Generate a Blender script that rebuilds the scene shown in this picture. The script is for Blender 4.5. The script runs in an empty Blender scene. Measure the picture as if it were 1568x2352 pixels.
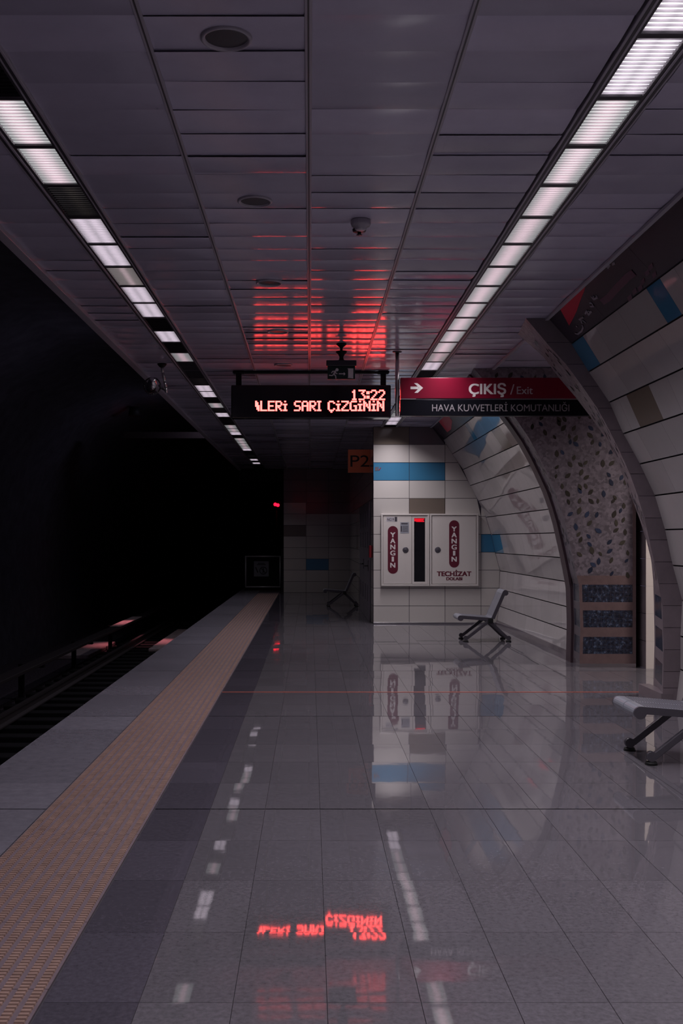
import bpy, bmesh, math, random
from mathutils import Vector, Matrix
random.seed(11)
D = bpy.data
SC = bpy.context.scene
COL = SC.collection
R = math.radians

# ------------------------------------------------------------------ tuning
POW_R = 8.4       # watts per lit lamp of the right row
POW_L = 3.6       # watts per lit lamp of the left row
TUN = 15.0  # watts per added fill lamp over the tracks
POW_END = 12.0    # the two lamps by the cabinet wall
LIGHT_COL = (1.0, 0.93, 0.985)
CEIL = 3.52
F = 2440.0

# ------------------------------------------------------------------ mesh building
class MB:
    def __init__(s):
        s.bm = bmesh.new()
        s.mats = []
    def mi(s, m):
        if m not in s.mats: s.mats.append(m)
        return s.mats.index(m)
    def face(s, pts, m, smooth=False):
        vs = [s.bm.verts.new(p) for p in pts]
        f = s.bm.faces.new(vs); f.material_index = s.mi(m); f.smooth = smooth
        return f
    def grid(s, rows, m, smooth=True, flip=False, matf=None):
        vv = [[s.bm.verts.new(p) for p in r] for r in rows]
        for i in range(len(vv)-1):
            for j in range(len(vv[0])-1):
                q = [vv[i][j], vv[i][j+1], vv[i+1][j+1], vv[i+1][j]]
                if flip: q.reverse()
                f = s.bm.faces.new(q); f.smooth = smooth
                f.material_index = s.mi(matf(i, j) if matf else m)
    def box(s, lo, hi, m, bev=0.0):
        b = bmesh.new()
        bmesh.ops.create_cube(b, size=1)
        for v in b.verts:
            v.co = Vector([lo[i] + (v.co[i]+.5)*(hi[i]-lo[i]) for i in range(3)])
        if bev: bmesh.ops.bevel(b, geom=b.edges[:], offset=bev, segments=2, profile=.5, affect='EDGES')
        s._merge(b, m); return s
    def obox(s, p0, p1, w, h, m, up=Vector((0, 1, 0)), bev=0.0):
        """box bar from p0 to p1; w along 'up', h across"""
        p0, p1, up = Vector(p0), Vector(p1), Vector(up)
        d = p1-p0; L = d.length; d.normalize()
        a = up - d*up.dot(d); a.normalize(); c = d.cross(a)
        b = bmesh.new(); bmesh.ops.create_cube(b, size=1)
        if bev:
            for v in b.verts: v.co = Vector((v.co.x*L, v.co.y*w, v.co.z*h))
            bmesh.ops.bevel(b, geom=b.edges[:], offset=bev, segments=2, profile=.5, affect='EDGES')
            for v in b.verts: v.co = p0+d*(v.co.x+L/2)+a*v.co.y+c*v.co.z
        else:
            for v in b.verts: v.co = p0+d*(v.co.x+.5)*L+a*v.co.y*w+c*v.co.z*h
        s._merge(b, m); return s
    def cyl(s, p0, p1, r0, m, r1=None, seg=20, smooth=True):
        p0, p1 = Vector(p0), Vector(p1)
        if r1 is None: r1 = r0
        d = p1-p0; L = d.length
        b = bmesh.new()
        bmesh.ops.create_cone(b, cap_ends=True, segments=seg, radius1=r0, radius2=r1, depth=L)
        q = Vector((0, 0, 1)).rotation_difference(d.normalized())
        for v in b.verts: v.co = q @ v.co + (p0+p1)/2
        s._merge(b, m, smooth, True); return s
    def lathe(s, prof, c, m, seg=28, axis='Z'):
        rows = []
        for k in range(seg+1):
            a = 2*math.pi*k/seg
            row = []
            for r, z in prof:
                if axis == 'Z': row.append((c[0]+r*math.cos(a), c[1]+r*math.sin(a), c[2]+z))
                else: row.append((c[0]+r*math.cos(a), c[1]+z, c[2]+r*math.sin(a)))
            rows.append(row)
        s.grid(rows, m); return s
    def tube(s, pts, r, m, seg=10):
        for a, b in zip(pts[:-1], pts[1:]): s.cyl(a, b, r, m, seg=seg)
        b = bmesh.new()
        for p in pts:
            g = bmesh.ops.create_uvsphere(b, u_segments=seg, v_segments=6, radius=r)
            bmesh.ops.translate(b, vec=Vector(p), verts=g['verts'])
        s._merge(b, m, True); return s
    def sphere(s, c, r, m, sc=(1, 1, 1), seg=24):
        b = bmesh.new(); bmesh.ops.create_uvsphere(b, u_segments=seg, v_segments=seg//2, radius=r)
        for v in b.verts: v.co = Vector((v.co.x*sc[0]+c[0], v.co.y*sc[1]+c[1], v.co.z*sc[2]+c[2]))
        s._merge(b, m, True); return s
    def prism(s, poly, y0, y1, m, smooth=False):
        """polygon of (x,z) extruded from y0 to y1"""
        n = len(poly)
        a = [s.bm.verts.new((x, y0, z)) for x, z in poly]
        b = [s.bm.verts.new((x, y1, z)) for x, z in poly]
        k = s.mi(m)
        for vs in (a, list(reversed(b))):
            f = s.bm.faces.new(vs); f.material_index = k
        for i in range(n):
            f = s.bm.faces.new([a[i], b[i], b[(i+1) % n], a[(i+1) % n]]); f.material_index = k; f.smooth = smooth
        return s
    def _merge(s, b, m, smooth=False, caps_flat=False):
        k = s.mi(m); mp = {}
        for v in b.verts: mp[v] = s.bm.verts.new(v.co)
        for f in b.faces:
            try: g = s.bm.faces.new([mp[v] for v in f.verts])
            except ValueError: continue
            g.material_index = k; g.smooth = smooth and not (caps_flat and len(f.verts) > 4)
        b.free()
    def mesh(s, name):
        me = D.meshes.new(name)
        bmesh.ops.recalc_face_normals(s.bm, faces=s.bm.faces[:]) if getattr(s, 'recalc', False) else None
        s.bm.to_mesh(me); s.bm.free()
        for m in s.mats: me.materials.append(m)
        return me
    def build(s, name, parent=None, recalc=False):
        s.recalc = recalc
        o = D.objects.new(name, s.mesh(name)); COL.objects.link(o)
        if parent: o.parent = parent
        return o

def tag(o, label=None, cat=None, group=None, kind=None):
    if label: o['label'] = label
    if cat: o['category'] = cat
    if group: o['group'] = group
    if kind: o['kind'] = kind
    return o
def thing(name, label, cat, group=None, loc=(0, 0, 0), rz=0):
    o = D.objects.new(name, None); COL.objects.link(o)
    o.location = loc; o.rotation_euler = (0, 0, rz); o.empty_display_size = .1
    return tag(o, label, cat, group)
def struct(mb, name, label=None, cat=None, recalc=False):
    o = mb.build(name, recalc=recalc); return tag(o, label, cat, None, 'structure')

# ------------------------------------------------------------------ materials
def mat(name, col, rough=.5, spec=.5, metal=0.0, noise=0.0, nscale=8.0, rand=0.0, tilt=(0, 0, 0), bump=0.0, bscale=20.0, coat=0.0, ior=1.5, rvar=0.0):
    m = D.materials.new(name); m.use_nodes = True
    nt = m.node_tree; N = nt.nodes; L = nt.links
    b = N['Principled BSDF']
    b.inputs['Base Color'].default_value = (*col, 1); b.inputs['Roughness'].default_value = rough
    b.inputs['Specular IOR Level'].default_value = spec; b.inputs['Metallic'].default_value = metal
    b.inputs['IOR'].default_value = ior
    if coat:
        b.inputs['Coat Weight'].default_value = coat; b.inputs['Coat Roughness'].default_value = .04
    geo = None
    def G():
        nonlocal geo
        if geo is None: geo = N.new('ShaderNodeNewGeometry')
        return geo
    cur = None
    if noise:
        t = N.new('ShaderNodeTexNoise'); t.inputs['Scale'].default_value = nscale; t.inputs['Detail'].default_value = 6
        t.inputs['Roughness'].default_value = .65
        L.new(G().outputs['Position'], t.inputs['Vector'])
        mr = N.new('ShaderNodeMapRange'); mr.inputs[1].default_value = .25; mr.inputs[2].default_value = .75
        mr.inputs[3].default_value = 1-noise; mr.inputs[4].default_value = 1+noise
        L.new(t.outputs['Fac'], mr.inputs[0]); cur = mr.outputs[0]
        if rvar:
            m3 = N.new('ShaderNodeMapRange'); m3.inputs[1].default_value = .3; m3.inputs[2].default_value = .7
            m3.inputs[3].default_value = max(0, rough-rvar); m3.inputs[4].default_value = rough+rvar
            L.new(t.outputs['Fac'], m3.inputs[0]); L.new(m3.outputs[0], b.inputs['Roughness'])
    if rand:
        m2 = N.new('ShaderNodeMapRange'); m2.inputs[3].default_value = 1-rand; m2.inputs[4].default_value = 1+rand
        L.new(G().outputs['Random Per Island'], m2.inputs[0])
        if cur is None: cur = m2.outputs[0]
        else:
            mm = N.new('ShaderNodeMath'); mm.operation = 'MULTIPLY'; L.new(cur, mm.inputs[0]); L.new(m2.outputs[0], mm.inputs[1]); cur = mm.outputs[0]
    if cur is not None:
        vm = N.new('ShaderNodeVectorMath'); vm.operation = 'SCALE'; vm.inputs[0].default_value = col
        L.new(cur, vm.inputs['Scale']); L.new(vm.outputs[0], b.inputs['Base Color'])
    nrm = None
    if any(tilt):
        wn = N.new('ShaderNodeTexWhiteNoise'); wn.noise_dimensions = '1D'; L.new(G().outputs['Random Per Island'], wn.inputs['W'])
        s1 = N.new('ShaderNodeVectorMath'); s1.operation = 'SUBTRACT'; s1.inputs[1].default_value = (.5, .5, .5); L.new(wn.outputs['Color'], s1.inputs[0])
        s2 = N.new('ShaderNodeVectorMath'); s2.operation = 'MULTIPLY'; s2.inputs[1].default_value = tilt; L.new(s1.outputs[0], s2.inputs[0])
        s3 = N.new('ShaderNodeVectorMath'); s3.operation = 'ADD'; L.new(s2.outputs[0], s3.inputs[0]); L.new(G().outputs['Normal'], s3.inputs[1])
        s4 = N.new('ShaderNodeVectorMath'); s4.operation = 'NORMALIZE'; L.new(s3.outputs[0], s4.inputs[0]); nrm = s4.outputs[0]
    if bump:
        t2 = N.new('ShaderNodeTexNoise'); t2.inputs['Scale'].default_value = bscale; t2.inputs['Detail'].default_value = 2
        L.new(G().outputs['Position'], t2.inputs['Vector'])
        bp = N.new('ShaderNodeBump'); bp.inputs['Strength'].default_value = 1.0; bp.inputs['Distance'].default_value = bump
        L.new(t2.outputs['Fac'], bp.inputs['Height'])
        if nrm is not None: L.new(nrm, bp.inputs['Normal'])
        nrm = bp.outputs[0]
    if nrm is not None: L.new(nrm, b.inputs['Normal'])
    return m

def emis(name, col, s=1.0, base=(.01, .01, .01)):
    m = D.materials.new(name); m.use_nodes = True
    b = m.node_tree.nodes['Principled BSDF']
    b.inputs['Base Color'].default_value = (*base, 1); b.inputs['Roughness'].default_value = .4
    b.inputs['Emission Color'].default_value = (*col, 1); b.inputs['Emission Strength'].default_value = s
    return m

def lamp_mat(name, edge, core, lines, width, strength):
    """luminous louvre panel: bright tube lines on a dimmer reflector, across the lamp (object x)"""
    m = D.materials.new(name); m.use_nodes = True
    nt = m.node_tree; N = nt.nodes; L = nt.links; b = N['Principled BSDF']
    b.inputs['Base Color'].default_value = (.5, .5, .5, 1); b.inputs['Roughness'].default_value = .5
    tc = N.new('ShaderNodeTexCoord'); sx = N.new('ShaderNodeSeparateXYZ'); L.new(tc.outputs['Object'], sx.inputs[0])
    acc = None
    for c in lines:
        a = N.new('ShaderNodeMath'); a.operation = 'SUBTRACT'; L.new(sx.outputs[0], a.inputs[0]); a.inputs[1].default_value = c
        q = N.new('ShaderNodeMath'); q.operation = 'ABSOLUTE'; L.new(a.outputs[0], q.inputs[0])
        r = N.new('ShaderNodeMapRange'); r.interpolation_type = 'SMOOTHSTEP'; r.inputs[1].default_value = 0; r.inputs[2].default_value = width
        r.inputs[3].default_value = 1; r.inputs[4].default_value = 0
        L.new(q.outputs[0], r.inputs[0])
        if acc is None: acc = r.outputs[0]
        else:
            mx = N.new('ShaderNodeMath'); mx.operation = 'MAXIMUM'; L.new(acc, mx.inputs[0]); L.new(r.outputs[0], mx.inputs[1]); acc = mx.outputs[0]
    mix = N.new('ShaderNodeMix'); mix.data_type = 'RGBA'
    mix.inputs[6].default_value = (*edge, 1); mix.inputs[7].default_value = (*core, 1)
    L.new(acc, mix.inputs[0]); L.new(mix.outputs[2], b.inputs['Emission Color']); b.inputs['Emission Strength'].default_value = strength*1.2
    return m

M = {}
M['tile'] = mat('white wall tile', (.49, .46, .44), .10, .5, rand=.07, tilt=(.012, .012, .012), bump=.0012, bscale=7)
M['ctile'] = mat('curved wall tile', (.40, .37, .38), .05, .5, rand=.07, noise=.05, nscale=2.5, tilt=(.011, .011, .011), bump=.0006, bscale=6, ior=1.8)
M['blue'] = mat('blue wall tile', (.045, .17, .30), .10, .5, rand=.06, tilt=(.012, .012, .012), bump=.001, bscale=7)
M['taupe'] = mat('taupe wall tile', (.155, .125, .105), .12, .5, rand=.08, tilt=(.012, .012, .012))
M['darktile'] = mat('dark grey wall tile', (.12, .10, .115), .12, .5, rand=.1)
M['joint'] = mat('dark joint', (.035, .028, .040), .8, .2)
M['graphic'] = mat('dark poster panel', (.035, .026, .040), .25, .4, noise=.2, nscale=1.5)
M['redprint'] = mat('red print', (.50, .016, .05), .4, .3)
M['pinkprint'] = mat('faded pink print', (.095, .045, .075), .5, .3)
M['scrawl'] = mat('grey paint scrawl', (.22, .20, .24), .6, .3)
M['floor'] = mat('polished granite tile', (.108, .100, .116), .03, .5, noise=.30, nscale=48, rand=.07, tilt=(.012, .008, 0), bump=.0003, bscale=4, ior=1.9)
M['floordark'] = mat('dark granite tile', (.070, .063, .083), .04, .5, noise=.3, nscale=48, rand=.10, tilt=(.006, .006, 0), bump=.0003, bscale=4, ior=1.5)
M['flooredge'] = mat('platform edge stone', (.150, .140, .172), .25, .4, noise=.2, nscale=14, rand=.10, bump=.001, bscale=9)
M['floorjoint'] = mat('floor joint', (.055, .049, .06), .7, .2)
M['redline'] = mat('copper floor strip', (.34, .075, .05), .35, .5, noise=.25, nscale=6)
M['tactile'] = mat('brown rubber', (.135, .098, .118), .5, .4, noise=.15, nscale=20)
M['ridge'] = mat('ochre rubber ridge', (.27, .172, .145), .45, .4, noise=.25, nscale=12)
M['ceil'] = mat('ceiling panel', (.42, .39, .51), .15, .6, rand=.17, noise=.06, nscale=4, bump=.0005, bscale=3)  # panel-to-panel tone spread also imitates uneven reflections
M['rail'] = mat('ceiling rail', (.34, .31, .37), .3, .5)
M['darkmetal'] = mat('dark painted metal', (.030, .026, .034), .35, .5)
M['black'] = mat('matt black', (.008, .007, .009), .6, .2)
M['gloss'] = mat('gloss black', (.006, .005, .008), .12, .5)
M['soot'] = mat('sooty tunnel lining', (.05, .046, .06), .9, .1, noise=.3, nscale=3)
M['ballast'] = mat('track ballast', (.05, .041, .052), .95, .1, noise=.6, nscale=25, bump=.03, bscale=22)
M['steel'] = mat('brushed steel', (.45, .44, .46), .28, .5, metal=1.0)
M['chrome'] = mat('bright steel', (.62, .62, .64), .16, .5, metal=1.0)
M['gatesteel'] = mat('galvanised steel', (.75, .74, .76), .35, .6, metal=.3)
M['seat'] = mat('grey painted steel', (.28, .29, .34), .28, .6, metal=.25)
M['seatdark'] = mat('dark painted steel', (.075, .068, .085), .38, .5, metal=.2)
M['rubber'] = mat('black rubber', (.01, .01, .011), .6, .3)
M['stone'] = mat('mauve stone', (.185, .150, .170), .35, .4, noise=.12, nscale=6, rand=.1)
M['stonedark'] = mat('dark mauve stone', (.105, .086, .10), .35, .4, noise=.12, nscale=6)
M['pinkstone'] = mat('pink stone', (.135, .090, .092), .35, .4, noise=.2, nscale=10)
M['trimred'] = mat('dark maroon edging', (.055, .032, .042), .4, .4)
M['white'] = mat('white enamel', (.56, .52, .50), .28, .5)
M['whiteletter'] = mat('white lettering', (.62, .58, .58), .5, .3)
M['greyletter'] = mat('grey lettering', (.40, .37, .39), .5, .3)
M['dimletter'] = mat('dim grey lettering', (.26, .23, .25), .5, .3)
M['maroon'] = mat('maroon lettering', (.105, .012, .026), .35, .4)
M['signred'] = mat('red sign face', (.15, .003, .018), .30, .35)
M['signblack'] = mat('black sign face', (.006, .006, .009), .22, .12)
M['orange'] = mat('orange sign face', (.82, .20, .09), .4, .4)
M['charcoal'] = mat('charcoal lettering', (.02, .014, .018), .5, .3)
M['paper'] = mat('paper notice', (.42, .40, .44), .6, .3)
M['greypaper'] = mat('grey notice', (.26, .27, .31), .6, .3)
M['door'] = mat('grey steel door', (.165, .15, .18), .35, .5)
M['glass'] = mat('dark cabinet glass', (.004, .004, .006), .05, .5)
M['redreflect'] = emis('painted red reflection', (1.0, .01, .03), .55, (.4, .01, .02))  # glow standing in for the display's reflection in the cabinet glass
M['callred'] = mat('red call point', (.22, .01, .02), .4, .4)
M['exitgreen'] = mat('dark green sign', (.012, .028, .024), .3, .4)
M['exitwhite'] = mat('unlit white pictogram', (.75, .68, .70), .5, .3)
M['led'] = emis('red LED', (11.0, .57, .50), 1.0)
M['ledback'] = emis('red LED of the rear face', (2.6, .12, .11), 1.0)
M['ledred'] = emis('red signal lens', (5.0, .02, .10), 1.0)
M['wallgrey'] = mat('passage plaster', (.70, .64, .60), .5, .3)

def mosaic(name, base, leafy=.10):
    m = mat(name, base, .38, .4)
    nt = m.node_tree; N = nt.nodes; L = nt.links; b = N['Principled BSDF']
    g = N.new('ShaderNodeNewGeometry')
    v = N.new('ShaderNodeTexVoronoi'); v.inputs['Scale'].default_value = 34; L.new(g.outputs['Position'], v.inputs['Vector'])
    n = N.new('ShaderNodeTexNoise'); n.inputs['Scale'].default_value = 9; n.inputs['Detail'].default_value = 4; L.new(g.outputs['Position'], n.inputs['Vector'])
    s = N.new('ShaderNodeSeparateColor'); L.new(v.outputs['Color'], s.inputs[0])
    a = N.new('ShaderNodeMath'); a.operation = 'ADD'; L.new(s.outputs[0], a.inputs[0]); L.new(n.outputs['Fac'], a.inputs[1])
    r = N.new('ShaderNodeMapRange'); r.inputs[1].default_value = .3; r.inputs[2].default_value = 1.5; r.inputs[3].default_value = .55; r.inputs[4].default_value = 1.4
    L.new(a.outputs[0], r.inputs[0])
    vm = N.new('ShaderNodeVectorMath'); vm.operation = 'SCALE'; vm.inputs[0].default_value = base; L.new(r.outputs[0], vm.inputs['Scale'])
    L.new(vm.outputs[0], b.inputs['Base Color'])
    return m
M['mosaic'] = mosaic('pale pebble mosaic', (.215, .175, .195))
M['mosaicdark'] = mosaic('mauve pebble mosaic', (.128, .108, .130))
M['leafblue'] = mat('blue leaf tile', (.020, .030, .062), .25, .5, rand=.4)
M['leafgreen'] = mat('olive leaf tile', (.038, .034, .026), .25, .5, rand=.4)

def bluetiles():
    m = mat('glittering blue mosaic', (.02, .03, .05), .2, .6)
    nt = m.node_tree; N = nt.nodes; L = nt.links; b = N['Principled BSDF']
    g = N.new('ShaderNodeNewGeometry')
    n = N.new('ShaderNodeTexNoise'); n.inputs['Scale'].default_value = 26; n.inputs['Detail'].default_value = 5; n.inputs['Roughness'].default_value = .7
    L.new(g.outputs['Position'], n.inputs['Vector'])
    cr = N.new('ShaderNodeValToRGB'); L.new(n.outputs['Fac'], cr.inputs[0])
    e = cr.color_ramp.elements
    e[0].position = .42; e[0].color = (.008, .010, .020, 1); e[1].position = .75; e[1].color = (.20, .26, .40, 1)
    x = cr.color_ramp.elements.new(.56); x.color = (.022, .032, .060, 1)
    sx = N.new('ShaderNodeSeparateXYZ'); L.new(g.outputs['Position'], sx.inputs[0])
    ad = N.new('ShaderNodeMath'); ad.operation = 'ADD'; L.new(sx.outputs[0], ad.inputs[0]); L.new(sx.outputs[1], ad.inputs[1])
    cell = []
    for o in (ad.outputs[0], sx.outputs[2]):
        d = N.new('ShaderNodeMath'); d.operation = 'DIVIDE'; d.inputs[1].default_value = .052; L.new(o, d.inputs[0])
        f = N.new('ShaderNodeMath'); f.operation = 'FRACT'; L.new(d.outputs[0], f.inputs[0])
        l = N.new('ShaderNodeMath'); l.operation = 'LESS_THAN'; l.inputs[1].default_value = .09; L.new(f.outputs[0], l.inputs[0]); cell.append(l.outputs[0])
    mx = N.new('ShaderNodeMath'); mx.operation = 'MAXIMUM'; L.new(cell[0], mx.inputs[0]); L.new(cell[1], mx.inputs[1])
    mix = N.new('ShaderNodeMix'); mix.data_type = 'RGBA'; L.new(mx.outputs[0], mix.inputs[0]); L.new(cr.outputs[0], mix.inputs[6])
    mix.inputs[7].default_value = (.035, .032, .042, 1)
    L.new(mix.outputs[2], b.inputs['Base Color'])
    return m
M['bluemosaic'] = bluetiles()

# lamp faces
M['lampbright'] = lamp_mat('lamp face bright', (.42, .40, .44), (.98, .86, .98), (-.045, .04), .055, 1.45)
M['lamppink'] = lamp_mat('lamp face pink', (.34, .37, .36), (.95, .74, .80), (-.005,), .085, 1.45)
M['lampgrey'] = lamp_mat('lamp face grey', (.26, .29, .28), (.70, .52, .57), (0.0,), .06, 1.45)
M['lampyellow'] = lamp_mat('lamp face yellowish', (.17, .16, .145), (.62, .48, .50), (.01,), .035, 1.4)
M['lampdim'] = lamp_mat('lamp face dim', (.055, .050, .052), (.115, .10, .092), (.02,), .06, 1.4)
M['lampfaint'] = lamp_mat('lamp face faint', (.020, .019, .026), (.026, .025, .033), (0.0,), .07, 1.0)
M['lampoff'] = mat('lamp face unlit', (.012, .011, .014), .35, .4)
M['louvre'] = mat('louvre blade', (.8, .77, .8), .4, .5)
M['louvreoff'] = mat('louvre blade in unlit lamp', (.02, .018, .022), .4, .5)

# ------------------------------------------------------------------ text
def text(body, x0, x1, zb, cap, y, m, name, parent, bold=0.0, ext=.0015, facing=-1):
    """lettering on a face looking along -Y (facing -1) or +Y; x0..x1 is the width filled, zb the baseline, cap the capital height"""
    c = D.curves.new('lettering', 'FONT'); c.body = body; c.size = 1.0; c.extrude = 0
    t = D.objects.new('lettering', c); COL.objects.link(t)
    bpy.context.view_layer.update()
    me = D.meshes.new_from_object(t.evaluated_get(bpy.context.evaluated_depsgraph_get()))
    D.objects.remove(t); D.curves.remove(c)
    xs = [v.co.x for v in me.vertices]
    a, b = min(xs), max(xs); sx = (x1-x0)/(b-a); sz = cap/.682
    for v in me.vertices:
        X = x0+(v.co.x-a)*sx
        if facing > 0: X = x0+x1-X
        v.co = Vector((X, y, zb+v.co.y*sz))
    me.materials.clear(); me.materials.append(m)
    bm = bmesh.new(); bm.from_mesh(me)
    if bold:
        src = bm.faces[:]; k = 0
        for dx, dz in ((-1, -1), (1, -1), (-1, 1), (1, 1), (-1, 0), (1, 0)):
            k += 1
            rr = bmesh.ops.duplicate(bm, geom=src)
            bmesh.ops.translate(bm, vec=(dx*bold*sx, k*facing*.00012, dz*bold*sz*.55), verts=[q for q in rr['geom'] if isinstance(q, bmesh.types.BMVert)])
    r = bmesh.ops.extrude_face_region(bm, geom=bm.faces[:])
    bmesh.ops.translate(bm, vec=(0, ext*facing, 0), verts=[g for g in r['geom'] if isinstance(g, bmesh.types.BMVert)])
    bm.to_mesh(me); bm.free()
    o = D.objects.new(name, me); COL.objects.link(o)
    if parent: o.parent = parent
    return o

# ------------------------------------------------------------------ profile curves of the vaulted wall (x, z)
J = [(2.168, 3.52), (2.378, 3.287), (2.537, 3.031), (2.725, 2.754), (2.852, 2.467), (3.003, 2.192), (3.139, 1.904),
     (3.232, 1.593), (3.302, 1.267), (3.388, .948), (3.372, .622), (3.372, .319), (3.33, 0.0)]
CB = [(1.966, 3.52), (2.162, 3.285), (2.329, 3.103), (2.436, 2.956), (2.563, 2.79), (2.686, 2.579), (2.797, 2.357), (2.912, 2.107),
      (3.02, 1.80), (3.114, 1.393), (3.174, 1.095), (3.205, .976), (3.221, .468), (3.213, .143), (3.21, 0)]
CC = [(2.041, 3.52), (2.285, 3.31), (2.448, 3.087), (2.597, 2.916), (2.747, 2.72), (2.914, 2.484), (3.042, 2.21), (3.154, 1.928), (3.265, 1.624),
      (3.346, 1.35), (3.376, 1.03), (3.376, .815), (3.385, .55), (3.376, .242), (3.37, 0)]
def curve_at(c, z):
    for (x0, z0), (x1, z1) in zip(c[:-1], c[1:]):
        if z1 <= z <= z0: return x0+(x1-x0)*(z0-z)/(z0-z1)
    return c[0][0] if z > c[0][1] else c[-1][0]
P = lambda z: curve_at(J, z)

Y0 = -7.0            # back end of the modelled platform
YA, YB = 9.68, 10.44  # near arch
YC, YD, YT = 12.49, 12.98, 13.30   # far arch
YE = 18.96           # cabinet wall
YF = 30.2            # far end
XS = 1.127           # side wall

# ------------------------------------------------------------------ floor
def build_floor():
    b = MB()
    b.face([(-2.05, Y0, -.004), (9.2, Y0, -.004), (9.2, YF+2.6, -.004), (-2.05, YF+2.6, -.004)], M['floorjoint'])
    g = .0010
    exp = [-3.38+.0, -.28, 2.82, 5.92, 9.04, 12.16, 15.28, 18.4, 21.5, 24.6, 27.7]
    def rows(y0, y1, n):
        return [y0+(y1-y0)*i/n for i in range(n+1)]
    ys = []
    prev = Y0
    for e in exp+[YF+2.5]:
        n = max(1, round((e-prev)/.62)); ys.append(rows(prev+.006, e-.006, n)); prev = e
    cols = [(-2.05, -1.47, 'flooredge'), (-.865, -.555, 'floordark')]
    x = -.555
    while x < 9.1: cols.append((x, x+.305, 'floor')); x += .305
    for ci, (x0, x1, m) in enumerate(cols):
        for seg in ys:
            for i in range(len(seg)-1):
                if x0 > 3.4 and not (9.6 < seg[i+1] and seg[i] < 13.4): continue
                gg = g if m != 'flooredge' else .0005
                sh = 0
                b.face([(x0+gg, seg[i]+gg, 0), (x1-gg, seg[i]+gg, 0), (x1-gg, seg[i+1]-gg, 0), (x0+gg, seg[i+1]-gg, 0)], M[m])
    # platform edge face and underside
    b.face([(-2.06, Y0, 0), (-2.06, YF+2.5, 0), (-2.06, YF+2.5, -.16), (-2.06, Y0, -.16)], M['flooredge'])
    b.face([(-2.06, Y0, 0), (-2.05, Y0, 0), (-2.05, YF+2.5, 0), (-2.06, YF+2.5, 0)], M['flooredge'])
    b.face([(-2.06, Y0, -.16), (-2.06, YF+2.5, -.16), (-1.85, YF+2.5, -.16), (-1.85, Y0, -.16)], M['soot'])
    b.face([(-1.85, Y0, -.16), (-1.85, YF+2.5, -.16), (-1.85, YF+2.5, -1.2), (-1.85, Y0, -1.2)], M['soot'])
    b.face([(-2.06, YF+2.5, 0), (9, YF+2.5, 0), (9, YF+2.5, -1.2), (-2.06, YF+2.5, -1.2)], M['soot'])
    return struct(b, 'floor', 'polished grey granite platform floor with long dark joints', 'floor')
build_floor()

b = MB(); b.box((-.865, 10.445, -.001), (3.36, 10.475, .003), M['redline'])
struct(b, 'trim_1', 'thin copper-red strip running across the granite floor', 'floor strip')

# tactile strip: columns of short cross ribs
def tactile():
    x0, x1 = -1.462, -.872
    b = MB()
    # backing in lengths parted by hairline joints
    y = Y0
    cuts = [Y0]
    while cuts[-1] < 29.6: cuts.append(cuts[-1]+.62)
    cuts = [c for c in cuts]
    for a, c in zip(cuts[:-1], cuts[1:]):
        b.box((x0, a+.002, -.002), (x1, c-.002, .003), M['tactile'])
    n = 11; w = (x1-x0)/n
    for k in range(n):
        cx = x0+(k+.5)*w
        yy = 1.8
        while yy < 29.5:
            step = .026 if yy < 12 else .05
            d = .017 if yy < 12 else .034
            h0, h1 = .003, .010
            xa, xb = cx-w*.34, cx+w*.30
            i = .002
            P4 = [(xa, yy, h0), (xb, yy, h0), (xb, yy+d, h0), (xa, yy+d, h0)]
            T4 = [(xa+i, yy+i, h1), (xb-i, yy+i, h1), (xb-i, yy+d-i, h1), (xa+i, yy+d-i, h1)]
            b.face(T4, M['ridge'])
            for q in range(4):
                b.face([P4[q], P4[(q+1) % 4], T4[(q+1) % 4], T4[q]], M['ridge'])
            yy += step
    o = b.build('tactile_paving')
    tag(o, 'ribbed ochre-brown tactile warning strip along the platform edge', 'tactile paving')
tactile()

# ------------------------------------------------------------------ ceiling
def build_ceiling():
    b = MB()
    spans = [(-1.985, -1.565), (-1.265, -.665), (-.655, -.012), (-.002, .622), (.634, 1.255), (1.575, 2.168)]
    pitch = .30
    nseg = 10
    def panel(x0, x1, ya, yb):
        s = random.uniform(.0022, .0062); t = random.choice((1, 1, 1, 2.2))*random.uniform(-.0042, .0042); t2 = random.uniform(-.0015, .0015)
        rows = []
        for i in range(nseg+1):
            u = -1+2*i/nseg
            # closer samples towards the rolled long edges
            u = math.copysign(abs(u)**.7, u)
            y = (ya+yb)/2+u*(yb-ya)/2*.997
            z = CEIL+.006-s*(1-abs(u)**3.2)+t*u
            rows.append([(x0, y, z-t2), (x1, y, z+t2)])
        b.grid(rows, M['ceil'])
    y = -1.0
    while y < YF:
        for (x0, x1) in spans:
            if y > YE-.02 and x0 > 1.0: continue
            if x0 < 1.2 < x1 and y > YE-.02: pass
            panel(x0, min(x1, XS) if (y > YE-.02 and x1 > XS) else x1, y, y+pitch)
        y += pitch
    # backing of the panels and dark void above
    for x0, x1 in spans:
        b.face([(x0, -1, CEIL+.0115), (min(x1, 2.16), -1, CEIL+.0115), (min(x1, 2.16), YE if x0 > 1 else YF, CEIL+.0115), (x0, YE if x0 > 1 else YF, CEIL+.0115)], M['ceil'])
    b.face([(-2.05, Y0, CEIL+.16), (9.2, Y0, CEIL+.16), (9.2, YF+2.6, CEIL+.16), (-2.05, YF+2.6, CEIL+.16)], M['black'])
    for x0, x1 in spans:
        b.face([(x0, Y0, CEIL+.02), (x1, Y0, CEIL+.02), (x1, -1, CEIL+.02), (x0, -1, CEIL+.02)], M['ceil'])
    # passage ceiling
    y = 9.6
    while y < 12.6:
        panel(2.19, 5.2, y, y+.48); panel(5.2, 9.0, y, y+.48); y += .48
    return struct(b, 'ceiling', 'suspended ceiling of glossy grey metal panels', 'ceiling')
build_ceiling()

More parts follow.
